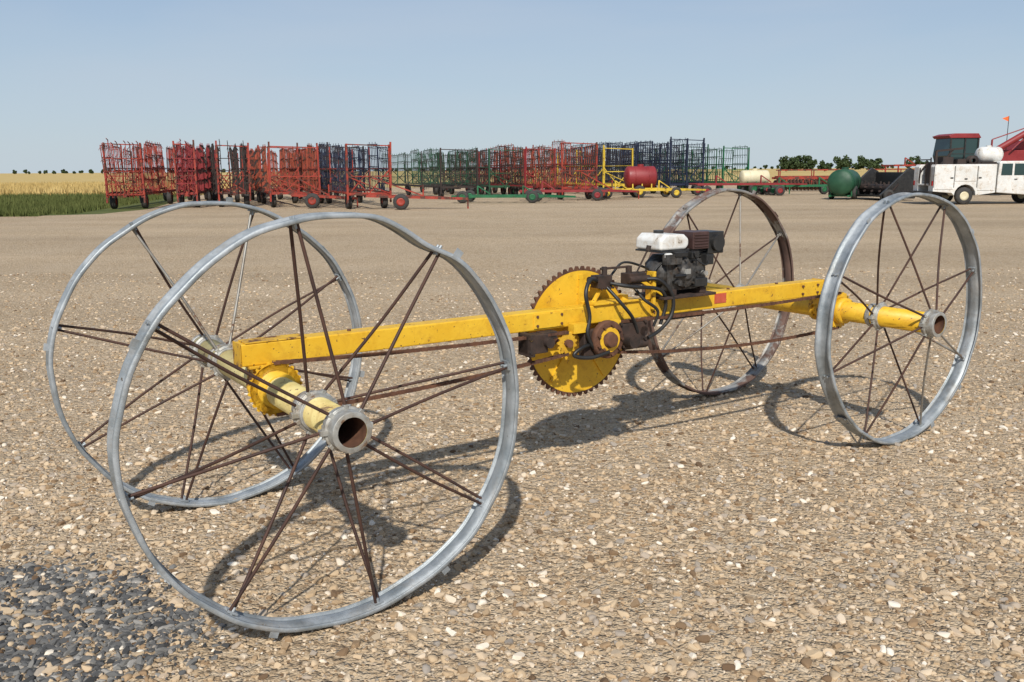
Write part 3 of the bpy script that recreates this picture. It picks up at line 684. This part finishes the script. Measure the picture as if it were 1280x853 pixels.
for x in(1.55,5.35):
    for y in(.14,Wd-.14): tyre(T,H_,(x,y,.41),.41,.25)
T.obj("tyres","rubber",e);H_.obj("wheel_rims","cream",e)
mb=MB();mb.lathe((2.55,Wd*.45,2.32),(1,0,0),[(-.12,0),(-.1,.2),(0,.34),(.1,.38),(.9,.38),(1.0,.34),(1.1,.2),(1.12,0)],24);mb.cyl((3.0,Wd*.45,2.66),(3.0,Wd*.45,2.76),.12,seg=16)
mb.obj("water_tank","white",e)
mb=MB();mb.box((2.3,.3,BT+.02),(1.5,.5,.04));
for x in(1.7,2.4,3.6): 
    for y in(.3,1.6): mb.bar((x,y,BT-.3),(x,y,2.0),.06)
mb.box((2.7,Wd*.48,1.96),(2.2,1.3,.05))
mb.bar((.15,.25,BT),(.15,.25,2.5),.10);mb.bar((.15,.25,2.5),(1.5,.4,2.62),.09);mb.bar((.4,.25,BT),(1.0,.35,2.55),.05);mb.box((.75,.5,2.05),(.5,.5,.35));mb.box((1.35,.4,2.0),(.4,.5,.25));mb.box((.55,1.0,1.5),(.7,.6,1.0));mb.bar((-.1,.2,.9),(-.1,.2,2.2),.05);mb.bar((-.1,.6,.9),(-.1,.6,2.1),.05);mb.bar((-.1,.2,2.1),(-.1,1.6,2.1),.05)
for i in range(7): mb.tube(spline([(-.2,.3+i*.1,1.95-.07*i),(-.42,.5,1.5),(-.3,.8,1.0+.08*i),(-.15,1.1,1.7)],5),.035,6)
mb.lathe((1.9,.25,2.05),(0,1,0),[(-.14,.1),(-.14,.24),(-.12,.24),(-.12,.15),(.12,.15),(.12,.24),(.14,.24),(.14,.1)],20)
mb.obj("crane_and_hose_reel","tine",e)
# ------------------------------------------------------------------ combine harvester
e=empty("combine_harvester",(28.9,60,0),math.radians(4))
mb=MB();mb.prism([(1.9,1.1),(2.3,2.8),(7.2,2.85),(8.4,2.5),(8.6,1.4),(6.5,1.0)],'y',0,3.0)
mb.prism([(-.1,3.62),(-.25,3.78),(.2,3.92),(1.8,3.92),(2.0,3.62)],'y',.5,2.6)
mb.prism([(0,.5),(-.1,1.2),(2.2,1.9),(2.2,.9)],'y',.9,2.1)
mb.cyl((2.5,-.2,2.75),(5.0,-.6,4.30),.20,seg=16);mb.cyl((5.0,-.6,4.30),(5.55,-.65,4.15),.24,.30,seg=16)
mb.prism([(4.4,2.85),(4.9,3.45),(6.4,3.45),(6.9,2.85)],'y',.6,2.4)
mb.bar((3.6,-.3,2.8),(4.6,-.5,3.9),.09);mb.bar((2.3,-.2,3.5),(4.9,-.55,4.42),.07);mb.bar((2.3,-.2,2.8),(2.3,-.2,3.5),.10)
mb.obj("body","maroon",e,bevel=.03)
mb=MB();mb.prism([(.05,1.9),(-.15,2.5),(0,3.62),(1.85,3.62),(1.9,1.9)],'y',.6,2.5);mb.obj("cab_glass","glass",e)
mb=MB()
for x in(-.02,.95,1.85):
    mb.bar((x,.58,1.9),(x,.58,3.62),.09)
mb.bar((-.05,.58,1.95),(1.9,.58,1.95),.12);mb.bar((5.5,-.65,4.2),(5.65,-.65,3.8),.3);mb.bar((3.6,.3,2.8),(3.6,.3,5.0),.03);mb.bar((-.3,.3,1.6),(1.9,.3,1.6),.05);mb.bar((-.3,.3,2.6),(1.9,.3,2.6),.05);mb.bar((-.3,.3,1.6),(-.3,.3,2.6),.05)
mb.obj("cab_posts","black",e)
mb=MB();mb.add([(3.6,.3,4.65),(3.6,.3,5.0),(3.15,.3,4.85)],[(0,1,2)]);mb.obj("flag","flag",e,fixn=False)
T=MB();H_=MB();
for y in(-.1,3.1):tyre(T,H_,(2.4,y,.9),.9,.7);tyre(T,H_,(7.3,y,.6),.6,.45)
T.obj("tyres","rubber",e);H_.obj("wheel_rims","cream",e)
low_frame("swather_frame",(27.5,66),math.radians(3),5,2,'red',1.9,False)
# ------------------------------------------------------------------ light
az_anti=Vector((0.02,1,0)).normalized();el=math.radians(42)
sd=bpy.data.lights.new("sun","SUN");sd.energy=4.4;sd.angle=math.radians(1.0);sd.color=(1,.95,.87)
so=bpy.data.objects.new("sun",sd);scene.collection.objects.link(so)
dirv=Vector((az_anti.x*math.cos(el),az_anti.y*math.cos(el),-math.sin(el)));so.rotation_euler=dirv.to_track_quat('-Z','Y').to_euler();so.location=(0,-20,20)
w=bpy.data.worlds.new("World");scene.world=w;w.use_nodes=True;nt=w.node_tree;bg=nt.nodes["Background"]
sky=nt.nodes.new("ShaderNodeTexSky");sky.sky_type='NISHITA';sky.sun_disc=False;sky.sun_elevation=el;sky.sun_rotation=math.pi;sky.air_density=1.0;sky.dust_density=.8;sky.ozone_density=2.0
tc=nt.nodes.new("ShaderNodeTexCoord");sp=nt.nodes.new("ShaderNodeSeparateXYZ");nt.links.new(tc.outputs["Generated"],sp.inputs[0])
# thin summer haze, thicker toward the horizon, with faint streaky cloud
hz=ramp(nt,[(0.0,(.88,)*3),(.06,(.78,)*3),(.20,(.66,)*3),(.6,(.25,)*3)],sp.outputs[2]).outputs[0]
hc=ramp(nt,[(0.0,(5.5,6.4,7.1)),(.06,(4.8,5.95,7.1)),(.22,(3.6,4.75,6.6))],sp.outputs[2])
col=mixc(nt,hz,sky.outputs[0],hc.outputs[0])
mp=nt.nodes.new("ShaderNodeMapping");mp.inputs["Scale"].default_value=(1.2,1.2,6);nt.links.new(tc.outputs["Generated"],mp.inputs[0])
cl=noise(nt,1.7,4,.5,mp.outputs[0],.3);mk=ramp(nt,[(.42,(0.,)*3),(.72,(.45,)*3)],cl.outputs[0]).outputs[0]
col=mixc(nt,mk,col,(5.3,6.0,6.9))
nt.links.new(col,bg.inputs[0]);bg.inputs[1].default_value=.1
scene.view_settings.view_transform='Standard';scene.view_settings.look='None';scene.view_settings.exposure=0
# ------------------------------------------------------------------ camera
cam=bpy.data.cameras.new("camera");cam.sensor_width=36;cam.lens=1130/1280*36;cam.clip_end=9000;cam.clip_start=.05
co=bpy.data.objects.new("camera",cam);scene.collection.objects.link(co)
co.matrix_world=Matrix.Translation((0,0,1.7472))@Matrix.Rotation(math.pi/2-.187,4,'X')@Matrix.Rotation(-.0063,4,'Z')
scene.camera=co
